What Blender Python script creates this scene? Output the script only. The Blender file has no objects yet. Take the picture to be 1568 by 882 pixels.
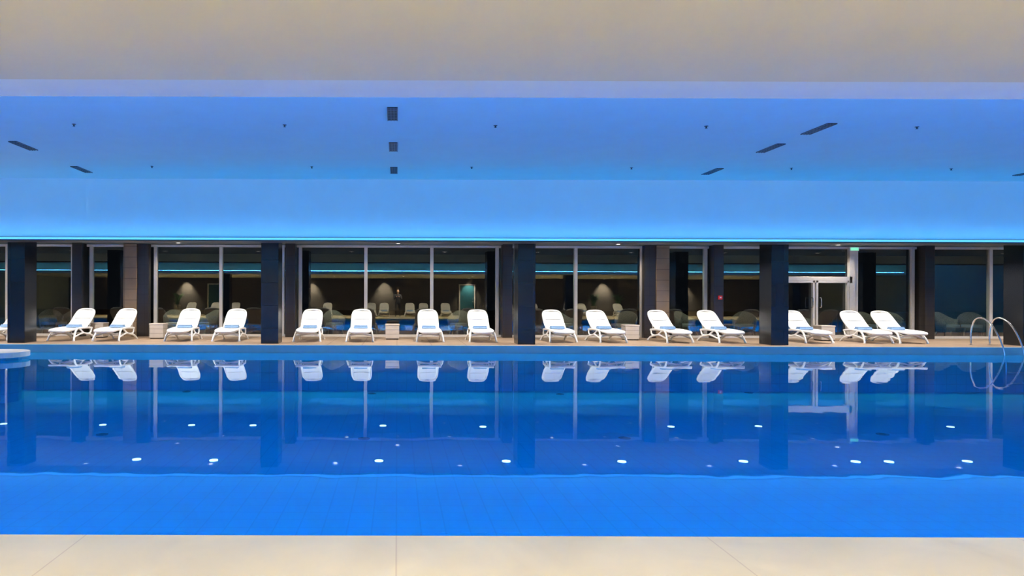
import bpy, bmesh, math, random
from mathutils import Vector, Matrix
random.seed(4)
F=1045.0; VX=608.0; HY=456.0; CZ=1.41
def X(px,D): return (px-VX)*D/F
S=bpy.context.scene
S.view_settings.view_transform='Standard'
S.view_settings.look='None'

# ---------------------------------------------------------------- materials
def mat(name,col,rough=0.5,metal=0.0,spec=0.5,noise=0.0,nscale=5.0,emis=None,es=0,bump=0,bscale=60,coat=0):
    m=bpy.data.materials.new(name); m.use_nodes=True
    nt=m.node_tree; b=nt.nodes['Principled BSDF']
    b.inputs['Base Color'].default_value=(*col,1)
    b.inputs['Roughness'].default_value=rough
    b.inputs['Metallic'].default_value=metal
    b.inputs['Specular IOR Level'].default_value=spec
    b.inputs['Coat Weight'].default_value=coat
    tc=nt.nodes.new('ShaderNodeTexCoord')
    if noise>0:
        n=nt.nodes.new('ShaderNodeTexNoise'); n.inputs['Scale'].default_value=nscale; n.inputs['Detail'].default_value=5
        nt.links.new(tc.outputs['Object'],n.inputs['Vector'])
        r=nt.nodes.new('ShaderNodeValToRGB')
        r.color_ramp.elements[0].position=0.3; r.color_ramp.elements[1].position=0.7
        r.color_ramp.elements[0].color=(*[c*(1-noise) for c in col],1)
        r.color_ramp.elements[1].color=(*[min(1,c*(1+noise*0.6)) for c in col],1)
        nt.links.new(n.outputs['Fac'],r.inputs['Fac']); nt.links.new(r.outputs['Color'],b.inputs['Base Color'])
    if bump>0:
        n2=nt.nodes.new('ShaderNodeTexNoise'); n2.inputs['Scale'].default_value=bscale
        nt.links.new(tc.outputs['Object'],n2.inputs['Vector'])
        bp=nt.nodes.new('ShaderNodeBump'); bp.inputs['Strength'].default_value=bump; bp.inputs['Distance'].default_value=0.01
        nt.links.new(n2.outputs['Fac'],bp.inputs['Height']); nt.links.new(bp.outputs['Normal'],b.inputs['Normal'])
    if emis:
        b.inputs['Emission Color'].default_value=(*emis,1); b.inputs['Emission Strength'].default_value=es
    return m
def tilemat(name,c1,c2,mortar,tw,th,msize,rough=0.4,plane='xy',offset=0.0,noise=0.0,shift=(0,0,0),nscale=3,spec=0.5,coat=0):
    m=mat(name,c1,rough,spec=spec,coat=coat); nt=m.node_tree; b=nt.nodes['Principled BSDF']
    tc=nt.nodes.new('ShaderNodeTexCoord'); mp=nt.nodes.new('ShaderNodeMapping')
    if plane=='xz':
        mp.inputs['Rotation'].default_value=(math.radians(-90),0,0)
    mp.inputs['Location'].default_value=shift
    br=nt.nodes.new('ShaderNodeTexBrick'); br.offset=offset; br.squash=1
    br.inputs['Scale'].default_value=1; br.inputs['Brick Width'].default_value=tw; br.inputs['Row Height'].default_value=th
    br.inputs['Mortar Size'].default_value=msize; br.inputs['Mortar Smooth'].default_value=0.1
    br.inputs['Color1'].default_value=(*c1,1); br.inputs['Color2'].default_value=(*c2,1); br.inputs['Mortar'].default_value=(*mortar,1)
    nt.links.new(tc.outputs['Object'],mp.inputs['Vector']); nt.links.new(mp.outputs['Vector'],br.inputs['Vector'])
    out=br.outputs['Color']
    if noise>0:
        n=nt.nodes.new('ShaderNodeTexNoise'); n.inputs['Scale'].default_value=nscale; n.inputs['Detail'].default_value=6; n.inputs['Distortion'].default_value=0.6
        nt.links.new(tc.outputs['Object'],n.inputs['Vector'])
        mr=nt.nodes.new('ShaderNodeMapRange'); mr.inputs['From Min'].default_value=0.3; mr.inputs['From Max'].default_value=0.7
        mr.inputs['To Min'].default_value=1-noise; mr.inputs['To Max'].default_value=1.0
        nt.links.new(n.outputs['Fac'],mr.inputs['Value'])
        mx=nt.nodes.new('ShaderNodeMix'); mx.data_type='RGBA'; mx.blend_type='MULTIPLY'; mx.inputs['Factor'].default_value=1
        nt.links.new(out,mx.inputs['A']); nt.links.new(mr.outputs['Result'],mx.inputs['B']); out=mx.outputs['Result']
    nt.links.new(out,b.inputs['Base Color'])
    return m

M={}
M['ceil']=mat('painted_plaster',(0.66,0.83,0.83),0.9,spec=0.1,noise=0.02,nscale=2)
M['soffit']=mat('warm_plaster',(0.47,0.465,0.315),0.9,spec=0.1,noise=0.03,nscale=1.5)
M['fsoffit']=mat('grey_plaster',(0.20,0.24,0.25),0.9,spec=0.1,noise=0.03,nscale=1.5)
M['lip']=mat('cove_lip_paint',(0.48,0.57,0.52),0.85,spec=0.1,noise=0.02)
M['deck_near']=tilemat('cream_stone_tile',(0.95,0.83,0.58),(0.93,0.81,0.56),(0.80,0.66,0.46),1.59,1.2,0.004,0.5,noise=0.17,shift=(0,0,0),nscale=1.6,spec=0.3)
M['deck_far']=tilemat('tan_deck_tile',(0.40,0.28,0.20),(0.36,0.26,0.18),(0.2,0.13,0.08),0.9,0.45,0.01,0.5,noise=0.2,nscale=2)
M['pooltile']=tilemat('pool_mosaic_tile',(0.0,0.54,0.82),(0.0,0.52,0.80),(0.0,0.40,0.65),0.25,0.25,0.008,0.4,noise=0.10,nscale=0.5)
M['poolwall']=tilemat('pool_wall_tile',(0.01,0.50,0.80),(0.01,0.48,0.77),(0.01,0.38,0.6),0.25,0.25,0.008,0.4,plane='xz')
M['coping']=mat('light_coping',(0.22,0.42,0.56),0.35,noise=0.06,nscale=4)
M['copwhite']=mat('white_coping',(0.85,0.85,0.85),0.35,noise=0.04,nscale=4)
M['pillar']=tilemat('black_tile',(0.008,0.010,0.014),(0.010,0.012,0.016),(0.002,0.002,0.003),0.6,0.6,0.006,0.25,plane='xz',spec=0.4)
M['fcol']=tilemat('dark_brown_tile',(0.022,0.017,0.014),(0.026,0.02,0.016),(0.01,0.008,0.006),0.6,0.3,0.006,0.3,plane='xz')
M['tilecol']=tilemat('beige_stone_tile',(0.26,0.18,0.11),(0.23,0.16,0.10),(0.10,0.065,0.04),0.6,0.33,0.008,0.5,plane='xz',noise=0.15)
M['alu']=mat('brushed_aluminium',(0.62,0.59,0.55),0.4,metal=0.2,noise=0.05,nscale=20)
M['darkframe']=mat('dark_frame',(0.03,0.028,0.026),0.4,noise=0.1)
M['steel']=mat('stainless_steel',(0.8,0.8,0.82),0.15,metal=1,noise=0.02)
M['resin']=mat('white_resin',(0.88,0.88,0.87),0.4,noise=0.02,nscale=8)
M['sling']=mat('white_sling_fabric',(0.86,0.87,0.88),0.8,noise=0.03,nscale=30,bump=0.3,bscale=200)
M['towel']=mat('pale_blue_towel',(0.22,0.36,0.58),0.95,noise=0.15,nscale=25,bump=0.6,bscale=120)
M['table']=mat('cream_table',(0.50,0.44,0.38),0.5,noise=0.05)
M['rattan']=mat('dark_rattan',(0.26,0.22,0.17),0.7,noise=0.4,nscale=40,bump=0.6,bscale=90)
M['cushion']=mat('grey_cushion',(0.55,0.52,0.45),0.9,noise=0.08,nscale=20)
M['grille']=mat('dark_grille',(0.01,0.012,0.018),0.6,noise=0.1)
M['gslat']=mat('grille_slat',(0.12,0.14,0.18),0.4,metal=0.5,noise=0.05)
M['backwall']=mat('taupe_plaster',(0.06,0.052,0.040),0.9,noise=0.1,nscale=1)
M['sidewall']=mat('side_plaster',(0.35,0.42,0.42),0.9,noise=0.05,nscale=1)
M['teal']=mat('teal_door_panel',(0.015,0.07,0.085),0.3,noise=0.1)
M['ground']=mat('night_ground',(0.05,0.047,0.042),0.9,noise=0.3,nscale=1)
M['red']=mat('red_plastic',(0.7,0.02,0.02),0.4,noise=0.03)
M['whitep']=mat('white_plastic',(0.8,0.8,0.8),0.4,noise=0.02)
M['lamp']=mat('lamp_glow',(1,1,1),0.5,emis=(1,0.9,0.75),es=3,noise=0.01)
M['plamp']=mat('pool_lamp_glow',(1,1,1),0.5,emis=(1,0.97,1),es=3.5,noise=0.01)
M['led']=mat('blue_led',(0.2,0.5,1),0.5,emis=(0.10,0.55,1.0),es=1.2,noise=0.01)
M['drain']=mat('drain_dark',(0.005,0.03,0.10),0.5,noise=0.1)
M['leaf']=mat('leaf_green',(0.04,0.12,0.03),0.5,noise=0.3,nscale=12)
M['pot']=mat('grey_pot',(0.25,0.23,0.2),0.6,noise=0.1)
M['exit']=mat('exit_sign_green',(0.1,0.6,0.3),0.5,emis=(0.3,1,0.6),es=0.8,noise=0.02)
M['cloth']=mat('dark_clothes',(0.02,0.02,0.025),0.9,noise=0.2,nscale=15)
M['skin']=mat('skin',(0.55,0.33,0.24),0.6,noise=0.05,nscale=20)
# water: fresnel reflection over a body that is partly clear, partly scattering
m=bpy.data.materials.new('pool_water'); m.use_nodes=True; nt=m.node_tree
for n in list(nt.nodes): nt.nodes.remove(n)
o=nt.nodes.new('ShaderNodeOutputMaterial'); mx=nt.nodes.new('ShaderNodeMixShader'); mb=nt.nodes.new('ShaderNodeMixShader')
tr=nt.nodes.new('ShaderNodeBsdfTransparent'); tr.inputs[0].default_value=(0.5,0.93,1,1)
df=nt.nodes.new('ShaderNodeBsdfDiffuse'); df.inputs[0].default_value=(0.0,0.37,0.92,1)
mb.inputs[0].default_value=0.34
gl=nt.nodes.new('ShaderNodeBsdfGlossy'); gl.inputs['Roughness'].default_value=0.016; gl.inputs['Color'].default_value=(0.78,0.94,1,1)
fr=nt.nodes.new('ShaderNodeFresnel'); fr.inputs['IOR'].default_value=1.32
tc=nt.nodes.new('ShaderNodeTexCoord'); mp=nt.nodes.new('ShaderNodeMapping'); mp.inputs['Scale'].default_value=(0.9,0.5,1)
nz=nt.nodes.new('ShaderNodeTexNoise'); nz.inputs['Scale'].default_value=1.6; nz.inputs['Detail'].default_value=2
bp=nt.nodes.new('ShaderNodeBump'); bp.inputs['Strength'].default_value=0.18; bp.inputs['Distance'].default_value=0.01
nt.links.new(tc.outputs['Object'],mp.inputs[0]); nt.links.new(mp.outputs[0],nz.inputs['Vector']); nt.links.new(nz.outputs['Fac'],bp.inputs['Height'])
nt.links.new(bp.outputs['Normal'],gl.inputs['Normal'])
nt.links.new(tr.outputs[0],mb.inputs[1]); nt.links.new(df.outputs[0],mb.inputs[2])
nt.links.new(fr.outputs[0],mx.inputs[0]); nt.links.new(mb.outputs[0],mx.inputs[1]); nt.links.new(gl.outputs[0],mx.inputs[2]); nt.links.new(mx.outputs[0],o.inputs['Surface'])
M['water']=m
# glass
m=bpy.data.materials.new('window_glass'); m.use_nodes=True; nt=m.node_tree
for n in list(nt.nodes): nt.nodes.remove(n)
o=nt.nodes.new('ShaderNodeOutputMaterial'); mx=nt.nodes.new('ShaderNodeMixShader')
tr=nt.nodes.new('ShaderNodeBsdfTransparent'); tr.inputs[0].default_value=(0.75,0.82,0.78,1)
gl=nt.nodes.new('ShaderNodeBsdfGlossy'); gl.inputs['Roughness'].default_value=0.0; gl.inputs['Color'].default_value=(0.98,0.98,0.92,1)
lw=nt.nodes.new('ShaderNodeFresnel'); lw.inputs['IOR'].default_value=2.05
nt.links.new(lw.outputs[0],mx.inputs[0]); nt.links.new(tr.outputs[0],mx.inputs[1]); nt.links.new(gl.outputs[0],mx.inputs[2]); nt.links.new(mx.outputs[0],o.inputs['Surface'])
M['glass']=m

# ---------------------------------------------------------------- mesh tools
class B:
    def __init__(s): s.bm=bmesh.new(); s.mats=[]
    def mi(s,k):
        if k not in s.mats: s.mats.append(k)
        return s.mats.index(k)
    def box(s,x0,x1,y0,y1,z0,z1,k,bev=0):
        g=bmesh.ops.create_cube(s.bm,size=1); vs=g['verts']
        for v in vs:
            v.co=Vector(((x0+x1)/2+v.co.x*(x1-x0),(y0+y1)/2+v.co.y*(y1-y0),(z0+z1)/2+v.co.z*(z1-z0)))
        fs=set(f for v in vs for f in v.link_faces)
        for f in fs: f.material_index=s.mi(k)
        if bev>0:
            es=list(set(e for v in vs for e in v.link_edges))
            r=bmesh.ops.bevel(s.bm,geom=es,offset=bev,segments=2,profile=0.5,affect='EDGES')
            for f in r['faces']: f.material_index=s.mi(k)
    def cyl(s,x,y,z0,z1,r,k,seg=24,r2=None):
        g=bmesh.ops.create_cone(s.bm,cap_ends=True,segments=seg,radius1=r,radius2=r if r2 is None else r2,depth=z1-z0,matrix=Matrix.Translation((x,y,(z0+z1)/2)))
        for f in set(f for v in g['verts'] for f in v.link_faces): f.material_index=s.mi(k)
    def sph(s,c,r,k,sc=(1,1,1)):
        g=bmesh.ops.create_uvsphere(s.bm,u_segments=20,v_segments=14,radius=r,matrix=Matrix.Translation(c)@Matrix.Diagonal((*sc,1)))
        for f in set(f for v in g['verts'] for f in v.link_faces): f.material_index=s.mi(k); f.smooth=True
    def sweep(s,pts,rx,rz,k,seg=8,sub=5,smooth=True,cyclic=False):
        P=[Vector(p) for p in pts]
        if smooth:
            Q=[]; n=len(P)
            rng=range(n) if cyclic else range(n-1)
            for i in rng:
                p0=P[(i-1)%n] if (cyclic or i>0) else P[0]; p1=P[i]; p2=P[(i+1)%n]
                p3=P[(i+2)%n] if (cyclic or i+2<n) else P[-1]
                for j in range(sub):
                    t=j/sub
                    Q.append(0.5*((2*p1)+(-p0+p2)*t+(2*p0-5*p1+4*p2-p3)*t*t+(-p0+3*p1-3*p2+p3)*t**3))
            if not cyclic: Q.append(P[-1])
            P=Q
        rings=[]; n=len(P)
        side=None
        for i,p in enumerate(P):
            a=P[(i-1)%n] if (cyclic or i>0) else P[i]; b=P[(i+1)%n] if (cyclic or i<n-1) else P[i]
            d=(b-a).normalized()
            if side is None:
                up=Vector((0,0,1)) if abs(d.z)<0.9 else Vector((0,1,0))
                side=d.cross(up).normalized()
            side=(side-d*side.dot(d)).normalized()
            u=side.cross(d)
            rings.append([s.bm.verts.new(p+side*math.cos(2*math.pi*j/seg)*rx+u*math.sin(2*math.pi*j/seg)*rz) for j in range(seg)])
        m=s.mi(k)
        for i in range(n if cyclic else n-1):
            A=rings[i];C=rings[(i+1)%n]
            for j in range(seg):
                f=s.bm.faces.new((A[j],A[(j+1)%seg],C[(j+1)%seg],C[j])); f.smooth=True; f.material_index=m
        if not cyclic:
            for r in (rings[0][::-1],rings[-1]):
                f=s.bm.faces.new(r); f.material_index=m
    def poly(s,pts2,z0,z1,k):
        a=[s.bm.verts.new((p[0],p[1],z0)) for p in pts2]; b=[s.bm.verts.new((p[0],p[1],z1)) for p in pts2]
        m=s.mi(k); n=len(a)
        s.bm.faces.new(a[::-1]).material_index=m; s.bm.faces.new(b).material_index=m
        for i in range(n):
            s.bm.faces.new((a[i],a[(i+1)%n],b[(i+1)%n],b[i])).material_index=m
    def mesh(s,name):
        bmesh.ops.recalc_face_normals(s.bm,faces=s.bm.faces)
        me=bpy.data.meshes.new(name); s.bm.to_mesh(me); s.bm.free()
        for k in s.mats: me.materials.append(M[k])
        return me
    def obj(s,name,loc=(0,0,0),parent=None):
        o=bpy.data.objects.new(name,s.mesh(name)); o.location=loc
        S.collection.objects.link(o)
        if parent: o.parent=parent
        return o
def box(name,x0,x1,y0,y1,z0,z1,k,parent=None,bev=0):
    b=B(); b.box(x0,x1,y0,y1,z0,z1,k,bev); return b.obj(name,parent=parent)
def inst(name,me,loc,rz=0,parent=None):
    o=bpy.data.objects.new(name,me); o.location=loc; o.rotation_euler=(0,0,rz); S.collection.objects.link(o)
    if parent: o.parent=parent
    return o
def empty(name,loc=(0,0,0)):
    o=bpy.data.objects.new(name,None); o.location=loc; S.collection.objects.link(o); return o
def area(name,loc,rot,sx,sy,e,col,parent=None,spread=180):
    l=bpy.data.lights.new(name,'AREA'); l.shape='RECTANGLE'; l.size=sx; l.size_y=sy; l.energy=e; l.color=col; l.spread=math.radians(spread)
    o=bpy.data.objects.new(name,l); o.location=loc; o.rotation_euler=rot; S.collection.objects.link(o)
    if parent: o.parent=parent
    return o
def spot(name,loc,e,col,ang=120,blend=0.8,parent=None,rot=(0,0,0),r=0.06):
    l=bpy.data.lights.new(name,'SPOT'); l.energy=e; l.color=col; l.spot_size=math.radians(ang); l.spot_blend=blend; l.shadow_soft_size=r
    o=bpy.data.objects.new(name,l); o.location=loc; o.rotation_euler=rot; S.collection.objects.link(o)
    if parent: o.parent=parent
    return o

# ---------------------------------------------------------------- shell
XL,XR=-23.0,29.0
YN,YF=3.5,17.4
YB=-5.0; YG=21.4
DZ=0.19; SZ=2.77; HZ=4.27; FZ=3.05
PL,PR=-20.0,26.0
PD=-0.95
box('floor_near_deck',XL,XR,YB,YN,-1.3,DZ,'deck_near')
box('floor_far_deck',XL,XR,YF+0.12,YG+0.05,-1.3,DZ-0.001,'deck_far')
box('trim_1',XL,XR,YF,YF+0.12,-1.3,DZ+0.0,'coping')
box('floor_left_deck',XL,PL,YN,YF,-1.3,DZ,'deck_near')
box('floor_right_deck',PR,XR,YN,YF,-1.3,DZ,'deck_near')
box('pool_floor',PL,PR,YN,YF,PD-0.1,PD,'pooltile')
box('pool_wall_far',PL,PR,YF-0.02,YF,PD,-0.03,'poolwall')
box('pool_wall_near',PL,PR,YN,YN+0.02,PD,0.1,'poolwall')
me=bpy.data.meshes.new('pool_water'); me.from_pydata([(PL,YN+0.02,0),(PR,YN+0.02,0),(PR,YF-0.001,0),(PL,YF-0.001,0)],[],[(0,1,2,3)]); me.materials.append(M['water'])
w=bpy.data.objects.new('pool_water',me); S.collection.objects.link(w)

box('wall_back',XL,XR,YB-0.2,YB,DZ,HZ,'backwall')
box('wall_left',XL-0.2,XL,YB-0.2,YG+0.2,-1.3,HZ+0.2,'sidewall')
box('wall_right',XR,XR+0.2,YB-0.2,YG+0.2,-1.3,HZ+0.2,'sidewall')
box('ceiling',XL,XR,4.27,16.5,HZ,HZ+0.2,'ceil')
box('ceiling_near_soffit',XL,XR,YB,4.27,SZ,HZ+0.2,'soffit')
b=B(); b.box(XL,XR,4.27,4.63,SZ,SZ+0.05,'lip'); b.box(XL,XR,4.59,4.63,SZ+0.05,SZ+0.13,'lip'); b.obj('trim_2')
b=B(); b.box(XL,XR,16.5,16.7,SZ,HZ+0.2,'ceil'); b.obj('wall_far_bulkhead')
b=B(); b.box(XL,XR,16.13,16.5,SZ,SZ+0.04,'lip'); b.box(XL,XR,16.13,16.16,SZ+0.04,SZ+0.07,'lip'); b.obj('trim_3')
b=B(); b.box(XL,XR,16.12,16.13,SZ+0.0,SZ+0.045,'led'); b.obj('led_strip_light')
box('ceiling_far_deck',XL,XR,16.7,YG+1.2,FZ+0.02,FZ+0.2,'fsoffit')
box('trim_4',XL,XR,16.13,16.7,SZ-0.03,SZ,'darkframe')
LS=XR-XL-1
area('cove_led_far',( (XL+XR)/2,16.28,SZ+0.06),(math.radians(180-10),0,0),LS,0.08,115,(0.07,0.40,1.0))
area('cove_led_near',((XL+XR)/2,4.43,SZ+0.10),(math.radians(180-55),0,0),LS,0.12,1850,(0.085,0.39,1.0),spread=130)

def grille():
    b=B(); L=0.74; W=0.14
    b.box(-W/2,W/2,-L/2,L/2,-0.012,0,'grille')
    b.box(-W/2-0.012,-W/2,-L/2,L/2,-0.018,0,'gslat'); b.box(W/2,W/2+0.012,-L/2,L/2,-0.018,0,'gslat')
    for i in range(8):
        y=-L/2+0.05+i*(L-0.1)/7
        b.box(-W/2,W/2,y-0.008,y+0.008,-0.018,-0.012,'gslat')
    for x in (-W/6,W/6): b.box(x-0.004,x+0.004,-L/2,L/2,-0.02,-0.012,'gslat')
    return b.mesh('ceiling_air_grille')
gm=grille()
for gx in (-14.2,-7.08,-0.08,7.06,14.2,21.3):
    for gy in (10.6,12.92,15.3):
        dy=0.85 if abs(gx)>1 and gy<11 else 0
        inst('ceiling_air_grille',gm,(gx,gy+dy,HZ))
b=B(); b.cyl(0,0,-0.008,0,0.032,'gslat',16); b.cyl(0,0,-0.035,-0.008,0.012,'grille',10); b.cyl(0,0,-0.04,-0.035,0.02,'gslat',12)
sm=b.mesh('ceiling_sprinkler')
for i in range(-5,8):
    for gy in (7.7,11.3,14.9): inst('ceiling_sprinkler',sm,(1.62+i*3.49,gy,HZ))

# ---------------------------------------------------------------- pillars and facade
PC=[-16.74,-10.05,-3.36,3.42,10.1,16.75,23.4]
FC=[-16.45,-9.86,-3.29,3.40,9.90,16.40,22.95]
for c in PC:
    box('pillar',c-0.23,c+0.23,18.0,18.6,DZ,FZ+0.02,'pillar',bev=0.008)
for c in FC:
    b=B(); b.box(c-0.15,c+0.15,21.0,21.5,DZ,FZ+0.02,'fcol',0.008); b.obj('facade_column')
for c in (-16.74,-10.05,10.1,16.75,23.4,):
    box('pillar',c-0.23,c+0.23,2.2,2.8,DZ,SZ,'pillar',bev=0.008)
ms=[-22.3,-20.3,-18.3,-16.75,-16.17,-14.2,-12.2,-10.15,-9.57,-7.56,-5.51,-3.57,-3.03,-0.98,1.085,3.13,3.70,5.59,7.66,9.65,14.36,16.13,16.68,18.57,20.6,22.68,23.22,25.6,27.6]
segs=[(XL,FC[0]-0.15)]+[(FC[i]+0.15,FC[i+1]-0.15) for i in range(4)]+[(14.32,FC[5]-0.15),(FC[5]+0.15,FC[6]-0.15),(FC[6]+0.15,XR)]
def pane(x0,x1,z0,z1,y,parent):
    me=bpy.data.meshes.new('glass'); me.from_pydata([(x0,y,z0),(x1,y,z0),(x1,y,z1),(x0,y,z1)],[],[(0,1,2,3)]); me.materials.append(M['glass'])
    g=bpy.data.objects.new('glass',me); S.collection.objects.link(g); g.parent=parent
for i,(a,e) in enumerate(segs):
    W=empty('window_%d'%(i+1)); b=B()
    for x in ms:
        if a<=x-0.03 and x+0.03<=e: b.box(x-0.05,x+0.05,21.33,21.45,DZ,FZ,'alu',0.005)
    b.box(a,e,21.34,21.44,DZ,DZ+0.07,'alu'); b.box(a,e,21.34,21.44,FZ-0.07,FZ,'alu')
    b.obj('frame',parent=W); pane(a,e,DZ,FZ,21.4,W)
Dn=empty('door_1')
b=B()
x0,x1=11.9,14.2; tz=2.05; dl0=FC[4]+0.15
b.box(dl0,x1+0.1,21.3,21.42,FZ-0.07,FZ,'alu'); b.box(dl0,x0,21.3,21.42,DZ,DZ+0.07,'alu')
b.box(dl0+0.02,dl0+0.1,21.3,21.42,DZ,FZ,'alu')
b.box(x0-0.05,x0+0.05,21.28,21.40,DZ,FZ,'alu',0.005); b.box(x1-0.09,x1+0.09,21.28,21.40,DZ,FZ,'alu',0.005)
b.box(x0,x1,21.28,21.40,tz-0.06,tz+0.06,'alu',0.005)
xm=(x0+x1)/2
for s in (-1,1): b.box(xm+s*0.05-0.035,xm+s*0.05+0.035,21.28,21.38,DZ,tz-0.06,'alu',0.005)
for xx in (x0+0.09,x1-0.13): b.box(xx-0.03,xx+0.03,21.28,21.38,DZ,tz-0.06,'alu',0.004)
b.box(x0,x1,21.28,21.38,DZ,DZ+0.10,'alu'); b.box(x0,x1,21.28,21.38,tz-0.13,tz-0.06,'alu')
for s in (-1,1): b.sweep([(xm+s*0.13,21.28,1.15),(xm+s*0.13,21.2,1.17),(xm+s*0.13,21.2,1.43),(xm+s*0.13,21.28,1.45)],0.012,0.012,'steel')
b.obj('frame',parent=Dn); pane(dl0,x1+0.1,DZ,FZ,21.39,Dn)
b=B(); b.box(-0.14,0.14,-0.03,0.03,-0.06,0.06,'whitep',0.005); b.box(-0.12,0.12,-0.034,-0.03,-0.045,0.045,'exit'); b.obj('exit_sign',(14.2,21.22,FZ-0.08))
for c in (-8.24,8.2):
    b=B(); b.box(c-0.2,c+0.2,21.04,21.30,DZ,FZ,'tilecol',0.006)
    s=1 if c<0 else -1
    b.box(min(c+s*0.2,c+s*0.56),max(c+s*0.2,c+s*0.56),21.10,21.30,DZ,FZ,'fcol',0.006); b.obj('stone_pier')
box('ground_outside',-60,60,YG+0.05,70,-0.1,DZ-0.05,'ground')
b=B(); b.box(-0.06,0.06,-0.05,0,-0.06,0.06,'red',0.006); b.box(-0.025,0.025,-0.055,-0.05,-0.02,0.02,'whitep'); b.obj('fire_alarm_call_point',(9.93,21.0,1.45))

b=B(); b.cyl(0,0,-0.012,0,0.09,'whitep',24); b.cyl(0,0,-0.016,-0.011,0.05,'lamp',24); dl=b.mesh('fill_downlight')
for i in range(-7,8):
    x=0.03+(i+0.5)*3.345
    if x<XL+1 or x>XR-1: continue
    f=inst('fill_downlight',dl,(x,18.3,FZ+0.02))
    spot('lamp',(0,0,-0.05),500,(1,0.90,0.78),140,0.6,parent=f)
for i in range(-3,4):  # added fill row, brightens the lounger backs mirrored in the glass
    f=inst('fill_downlight',dl,(i*6.69+0.03,20.75,FZ+0.02))
    spot('lamp',(0,0,-0.05),130,(1,0.88,0.74),150,0.6,parent=f)
for x in (-8.2,-5.6,-1.6,1.7,5.0,9.0,13.4,17.2):  # made-up eave downlights, added so the terrace armchairs show
    f=inst('fill_downlight',dl,(x,21.95,FZ+0.02))
    spot('lamp',(0,0,-0.05),75,(0.85,1.0,0.9),130,0.8,parent=f)
for i in range(-4,6):
    f=inst('fill_downlight',dl,(i*4.4+0.4,-0.4,SZ)); spot('lamp',(0,0,-0.05),1250,(1,0.88,0.69),158,1,parent=f)
for x in (-14.7,-6.0,-0.9,5.0,14.4,20):
    f=inst('fill_downlight',dl,(x,YB+0.45,SZ)); spot('lamp',(0,0,-0.05),2300,(1,0.88,0.72),76,0.9,parent=f,rot=(math.radians(-22),0,0))

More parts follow.
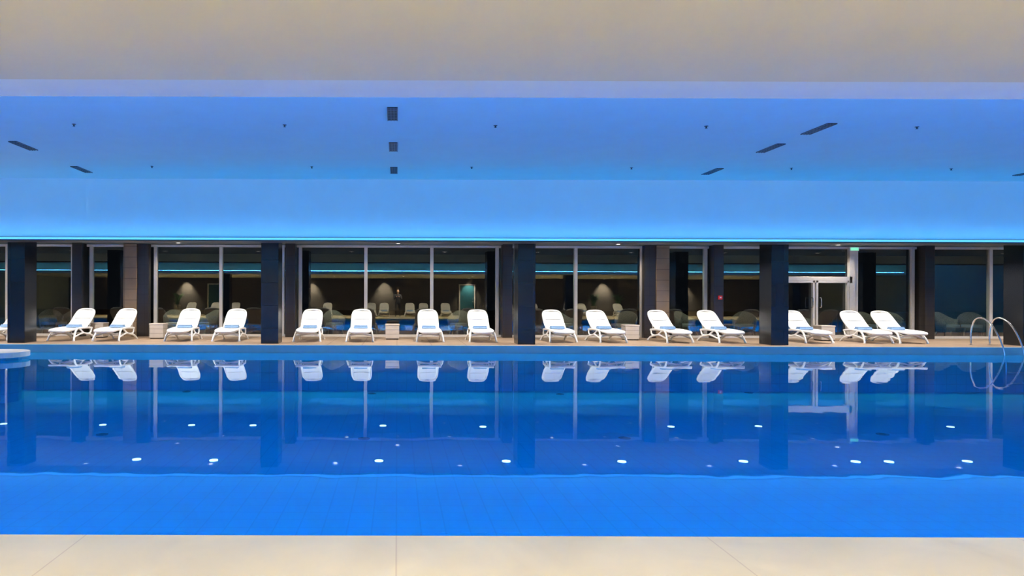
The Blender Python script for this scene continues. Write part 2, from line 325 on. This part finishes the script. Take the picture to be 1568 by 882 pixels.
# ---------------------------------------------------------------- sun loungers
def lounger():
    b=B(); R='resin'
    hw=0.29
    rail=[(-hw,0.42,0.31),(-hw,0.1,0.335),(-hw,-0.4,0.325),(-hw+0.0,-0.75,0.30),(-hw+0.07,-0.93,0.275),(0,-0.97,0.27),(hw-0.07,-0.93,0.275),(hw,-0.75,0.30),(hw,-0.4,0.325),(hw,0.1,0.335),(hw,0.42,0.31)]
    b.sweep(rail,0.022,0.032,R)
    b.sweep([(-hw,0.42,0.31),(0,0.44,0.31),(hw,0.42,0.31)],0.022,0.025,R)
    def bk(x,t):
        return (x,0.10+0.60*t+0.02*math.sin(t*math.pi),0.35+0.50*t-0.03*math.sin(math.pi*t))
    hoop=[bk(-hw+0.01,0),bk(-hw+0.005,0.35),bk(-hw+0.01,0.75),bk(-hw+0.05,0.93),bk(-hw+0.13,1.0),bk(0,1.02),bk(hw-0.13,1.0),bk(hw-0.05,0.93),bk(hw-0.01,0.75),bk(hw-0.005,0.35),bk(hw-0.01,0)]
    b.sweep(hoop,0.022,0.024,R)
    def panel(fn,wfn,n,k,th=0.012):
        m=b.mi(k); rows=[]
        for side in (0,1):
            rr=[]
            for i in range(n+1):
                t=i/n; w=wfn(t); c=fn(t)
                rr.append([b.bm.verts.new((w*(-1+2*j/6),c[0],c[1]-0.018*(1-(-1+2*j/6)**2)-th*side)) for j in range(7)])
            rows.append(rr)
        for side in (0,1):
            for i in range(n):
                for j in range(6):
                    q=(rows[side][i][j],rows[side][i][j+1],rows[side][i+1][j+1],rows[side][i+1][j])
                    f=b.bm.faces.new(q if side else q[::-1]); f.material_index=m; f.smooth=True
        for i in range(n):
            for j in (0,6):
                b.bm.faces.new((rows[0][i][j],rows[0][i+1][j],rows[1][i+1][j],rows[1][i][j])).material_index=m
        for i in (0,n):
            for j in range(6):
                b.bm.faces.new((rows[0][i][j],rows[0][i][j+1],rows[1][i][j+1],rows[1][i][j])).material_index=m
    def seatz(t):
        y=-0.94+1.02*t; z=0.285+0.05*min(1,(t*1.8))
        return (y,z+0.012)
    panel(seatz,lambda t:hw-0.005 if t>0.15 else hw-0.09+0.57*t,10,'sling')
    def bz(t):
        c=bk(0,t); return (c[1],c[2])
    panel(bz,lambda t:hw-0.01 if t<0.8 else hw-0.01-0.12*((t-0.8)/0.2)**2,10,'sling')
    for s in (-1,1):
        b.sweep([(s*hw,-0.42,0.32),(s*(hw+0.035),-0.58,0.25),(s*(hw+0.065),-0.70,0.12),(s*(hw+0.08),-0.76,0.012)],0.026,0.034,R)
        b.sweep([(s*hw,-0.30,0.32),(s*(hw+0.03),-0.12,0.20),(s*(hw+0.035),0.10,0.165),(s*(hw+0.03),0.28,0.20),(s*hw,0.38,0.31)],0.02,0.026,R)
        b.sweep([(s*(hw+0.035),0.10,0.165),(s*(hw+0.05),0.30,0.11),(s*(hw+0.06),0.45,0.012)],0.026,0.03,R)
        b.sweep([(s*(hw+0.03),-0.12,0.20),(s*(hw+0.045),-0.35,0.17),(s*(hw+0.068),-0.70,0.11)],0.018,0.024,R)
        b.cyl(s*(hw+0.08),-0.76,0,0.03,0.034,R,12); b.cyl(s*(hw+0.06),0.45,0,0.03,0.034,R,12)
        b.sweep([(s*(hw-0.05),0.45,0.60),(s*(hw-0.05),0.36,0.32)],0.014,0.014,R,smooth=False)
    b.sweep([(-hw-0.055,-0.66,0.16),(0,-0.62,0.22),(hw+0.055,-0.66,0.16)],0.018,0.022,R)
    b.sweep([(-hw-0.05,0.30,0.12),(0,0.30,0.17),(hw+0.05,0.30,0.12)],0.018,0.022,R)
    b.sweep([(-hw+0.05,0.45,0.60),(0,0.45,0.60),(hw-0.05,0.45,0.60)],0.014,0.014,R,smooth=False)
    b.box(-0.20,0.20,-0.14,0.06,0.345,0.40,'towel',0.018)
    b.box(-0.19,0.19,-0.12,0.05,0.40,0.43,'towel',0.013)
    return b.mesh('sun_lounger')
lm=lounger()
LB=[33,131,195,292,363,479,554,655,731,845,912,1006,1082,1213,1302,1349]
LF=[-10,93,162,273,346,470,551,659,740,863,940,1042,1122,1255,1346,1400]
for pb,pf_ in zip(LB,LF):
    D1,D2=20.18,18.82
    xb,xf=X(pb,D1),X(pf_,D2)
    rz=math.atan2(-(xb-xf),D1-D2)
    d=Vector((xb-xf,D1-D2,0)).normalized()
    c=Vector((xf,D2,0))+d*0.76
    inst('sun_lounger',lm,(c.x,c.y,DZ),rz)
for x in (-4.6,-1.7,-0.85,0.85,1.75,3.2,-13.6,-12,-10.7,-7.5,-6.4,6.3,7.4,9,12.2,14.6,17.5):
    inst('sun_lounger',lm,(x,-1.9,DZ),math.pi+0.0)
# rattan armchairs on the terrace outside the glass
def armchair():
    b=B(); K='rattan'; m=b.mi(K)
    n=18; rows=[]
    for r,dz in ((0.36,0),(0.33,0)):
        lo=[];hi=[]
        for i in range(n+1):
            a=math.radians(-20+220*i/n); x=r*math.cos(a); y=r*0.95*math.sin(a)
            h=0.62+0.24*max(0,math.sin(a))**1.5
            lo.append(b.bm.verts.new((x*0.9,y*0.9,0.22))); hi.append(b.bm.verts.new((x*1.05,y*1.05,h)))
        rows.append((lo,hi))
    for i in range(n):
        (lo,hi),(li,hh)=rows
        for q in ((lo[i],lo[i+1],hi[i+1],hi[i]),(li[i+1],li[i],hh[i],hh[i+1]),(hi[i],hi[i+1],hh[i+1],hh[i]),(lo[i+1],lo[i],li[i],li[i+1])):
            f=b.bm.faces.new(q); f.material_index=m; f.smooth=True
    for i in (0,n): b.bm.faces.new((rows[0][0][i],rows[0][1][i],rows[1][1][i],rows[1][0][i])).material_index=m
    b.cyl(0,-0.02,0.22,0.36,0.30,K,24); b.cyl(0,-0.03,0.36,0.44,0.28,'cushion',24)
    b.box(-0.22,0.22,-0.34,-0.1,0.24,0.36,K,0.02)
    for sx in (-1,1):
        for sy in (-1,1): b.sweep([(sx*0.22,sy*0.2,0.24),(sx*0.27,sy*0.25,0)],0.018,0.018,K,smooth=False)
    return b.mesh('rattan_armchair')
am=armchair()
for px,rz in ((78,0.5),(100,-0.6),(268,0.4),(318,-0.8),(512,0.3),(702,-0.3),(866,0.8),(958,-0.5),(1050,0.5),(1140,-0.4),(1228,0.5),(1330,0.1),(1362,-0.5),(1452,0.4),(1488,-0.5)):
    inst('rattan_armchair',am,(X(px,22.5),22.5,DZ-0.05),rz)
def table():
    b=B(); b.box(-0.21,0.21,-0.21,0.21,0.41,0.45,'table',0.008); b.box(-0.20,0.20,-0.20,0.20,0.03,0.41,'table',0.006); b.box(-0.18,0.18,-0.18,0.18,0,0.03,'darkframe')
    for z in (0.16,0.29): b.box(-0.202,0.202,-0.202,0.202,z-0.003,z+0.003,'darkframe')
    return b.mesh('side_table')
tm=table()
for px in (143,243,601,965,1262): inst('side_table',tm,(X(px,20.1),20.1 if px!=143 else 20.5,DZ))

# ---------------------------------------------------------------- pool fittings
b=B(); b.cyl(0,0,0,0.012,0.085,'steel',24); b.cyl(0,0,0.012,0.02,0.06,'plamp',24); pm=b.mesh('pool_floor_light')
Hf=CZ-PD
def pf(px,py): D=Hf*F/(py-HY); return (X(px,D),D,PD)
for px,py in [(210,706),(328,707),(581,707),(776,707),(953,707),(1139,706),(1311,706),(1362,706),(1482,705),(6,652),(158,653),(294,653),(388,653),(587,653),(740,654),(1028,653),(1162,652),(1456,652)]:
    inst('pool_floor_light',pm,pf(px,py))
b=B(); b.cyl(0,0,0,0.01,0.10,'drain',24)
b.cyl(0,0,0.01,0.018,0.05,'grille',16); dm=b.mesh('pool_floor_drain')
for px,py in [(157,667),(558,672),(957,670),(1352,663),(286,601),(570,603),(858,603),(1147,600)]:
    inst('pool_floor_drain',dm,pf(px,py))
area('underwater_fill',((PL+PR)/2,YN+0.06,-0.3),(math.radians(90-6),0,math.radians(180)),PR-PL-1,0.3,2200,(0.0,0.40,1.0),spread=80)  # unseen fill strip on the near wall, added to light the pool floor
pts=[(-19.9,14.7),(-9.1,14.7)]
for i in range(1,12):
    a=-math.pi/2+math.pi*i/12; pts.append((-9.1+0.72*math.cos(a),15.42+0.72*math.sin(a)))
pts+=[(-9.1,16.14),(-19.9,16.14)]
b=B(); b.poly(pts,0.06,0.17,'copwhite'); 
p2=[(-19.9,14.85),(-9.15,14.85),(-8.65,15.1),(-8.55,15.42),(-8.65,15.74),(-9.15,15.99),(-19.9,15.99)]
b.poly(p2,PD,0.06,'poolwall'); b.obj('pool_ledge')
b=B()
for x in (15.35,15.85):
    b.sweep([(x,18.25,DZ),(x,18.25,0.55),(x,18.14,0.86),(x,17.92,0.93),(x,17.64,0.78),(x,17.40,0.45),(x,17.26,0.1),(x,17.2,-0.3),(x,17.2,-0.85)],0.02,0.02,'steel',10)
    b.cyl(x,18.25,DZ,DZ+0.02,0.05,'steel',16)
for z in (-0.15,-0.42,-0.69): b.box(15.35,15.85,17.14,17.24,z-0.015,z+0.015,'steel',0.005)
b.obj('pool_ladder')

# ---------------------------------------------------------------- back side (seen mirrored)
for i,x in enumerate((-12.7,4.9)):
    b=B(); b.box(x-0.5,x+0.5,YB,YB+0.04,DZ,2.3,'teal'); 
    for s in (-0.53,0.53): b.box(x+s-0.04,x+s+0.04,YB,YB+0.07,DZ,2.34,'alu')
    b.box(x-0.57,x+0.57,YB,YB+0.07,2.3,2.37,'alu'); b.sweep([(x+0.38,YB+0.04,1.1),(x+0.38,YB+0.1,1.12),(x+0.38,YB+0.1,1.4),(x+0.38,YB+0.04,1.42)],0.012,0.012,'steel'); b.obj('door_%d'%(i+2))
def plant():
    b=B(); b.cyl(0,0,0,0.7,0.16,'pot',20,0.22)
    for i in range(30):
        a=random.random()*6.28; l=random.uniform(0.5,0.95); sp=random.uniform(0.1,0.5)
        b.sweep([(0.05*math.cos(a),0.05*math.sin(a),0.68),(sp*0.5*math.cos(a),sp*0.5*math.sin(a),0.7+l*0.7),(sp*math.cos(a),sp*math.sin(a),0.7+l*0.85)],0.03,0.006,'leaf',6,3)
    return b.mesh('potted_plant')
pmh=plant()
for x in (13.6,15.3,-15.2): inst('potted_plant',pmh,(x,YB+0.6,DZ))

# photographer standing behind the viewpoint, seen only mirrored in the glass
ph=empty('photographer',(0.05,-0.95,DZ))
def skinned(name,verts,edges,rad,k,root=0):
    me=bpy.data.meshes.new(name); me.from_pydata(verts,edges,[]); me.materials.append(M[k])
    o=bpy.data.objects.new(name,me); S.collection.objects.link(o); o.parent=ph
    md=o.modifiers.new('skin','SKIN')
    for i,r in enumerate(rad):
        me.skin_vertices[0].data[i].radius=(r,r)
    me.skin_vertices[0].data[root].use_root=True
    sd=o.modifiers.new('sub','SUBSURF'); sd.levels=1; sd.render_levels=2
    return o
V=[(0,0,0.95),(0,0,1.15),(0,0.02,1.38),(0,0.03,1.48),
   (-0.10,0,0.88),(-0.12,0.01,0.50),(-0.13,0,0.09),(-0.14,0.14,0.04),
   (0.10,0,0.88),(0.12,0.01,0.50),(0.13,0,0.09),(0.14,0.14,0.04),
   (-0.18,0.02,1.38),(-0.25,0.10,1.12),(-0.10,0.32,1.28),
   (0.18,0.02,1.38),(0.25,0.10,1.12),(0.10,0.32,1.28)]
E=[(0,1),(1,2),(2,3),(0,4),(4,5),(5,6),(6,7),(0,8),(8,9),(9,10),(10,11),(2,12),(12,13),(13,14),(2,15),(15,16),(16,17)]
R_=[0.14,0.13,0.15,0.07,0.09,0.065,0.045,0.04,0.09,0.065,0.045,0.04,0.07,0.05,0.032,0.07,0.05,0.032]
skinned('clothed_body',V,E,R_,'cloth')
b=B()
b.sph((0,0.05,1.63),0.1,'skin',(0.78,0.95,1.2)); b.sph((0,0.02,1.67),0.1,'cloth',(0.84,0.95,1.05)); b.cyl(0,0.04,1.45,1.56,0.05,'skin',14)
b.sph((0,0.15,1.62),0.018,'skin',(0.7,1,1.3))
for s in (-1,1): b.sph((s*0.08,0.05,1.62),0.025,'skin',(0.4,0.8,1.2)); b.sph((s*0.03,0.135,1.65),0.011,'cloth')
b.box(-0.03,0.03,0.138,0.146,1.565,1.573,'cloth')
b.obj('head',parent=ph)
for s in (-1,1):
    hv=[(s*0.10,0.32,1.28),(s*0.085,0.36,1.31)]; he=[(0,1)]; hr=[0.028,0.034]
    for i in range(4):
        n0=len(hv); hv+= [(s*0.08,0.375+0.004*i,1.335-0.018*i+0.0),(s*0.05,0.395,1.34-0.02*i),(s*0.03,0.39,1.34-0.02*i)]
        he+=[(1,n0),(n0,n0+1),(n0+1,n0+2)]; hr+=[0.010,0.009,0.008]
    n0=len(hv); hv+=[(s*0.065,0.345,1.30),(s*0.045,0.345,1.315)]; he+=[(1,n0),(n0,n0+1)]; hr+=[0.011,0.009]
    skinned('hand_%s'%('l' if s<0 else 'r'),hv,he,hr,'skin')

# ---------------------------------------------------------------- world, camera
w=bpy.data.worlds.new('night'); S.world=w; w.use_nodes=True
w.node_tree.nodes['Background'].inputs[0].default_value=(0.01,0.013,0.02,1); w.node_tree.nodes['Background'].inputs[1].default_value=0.25
c=bpy.data.cameras.new('camera'); co=bpy.data.objects.new('camera',c); S.collection.objects.link(co)
c.sensor_width=36; c.lens=F/1568*36
c.shift_x=(784-VX)/1568; c.shift_y=(HY-441)/1568
co.location=(0,0,CZ)
co.rotation_euler=(Matrix.Rotation(math.radians(90),4,'X')@Matrix.Rotation(math.radians(0.18),4,'Z')).to_euler()
S.camera=co
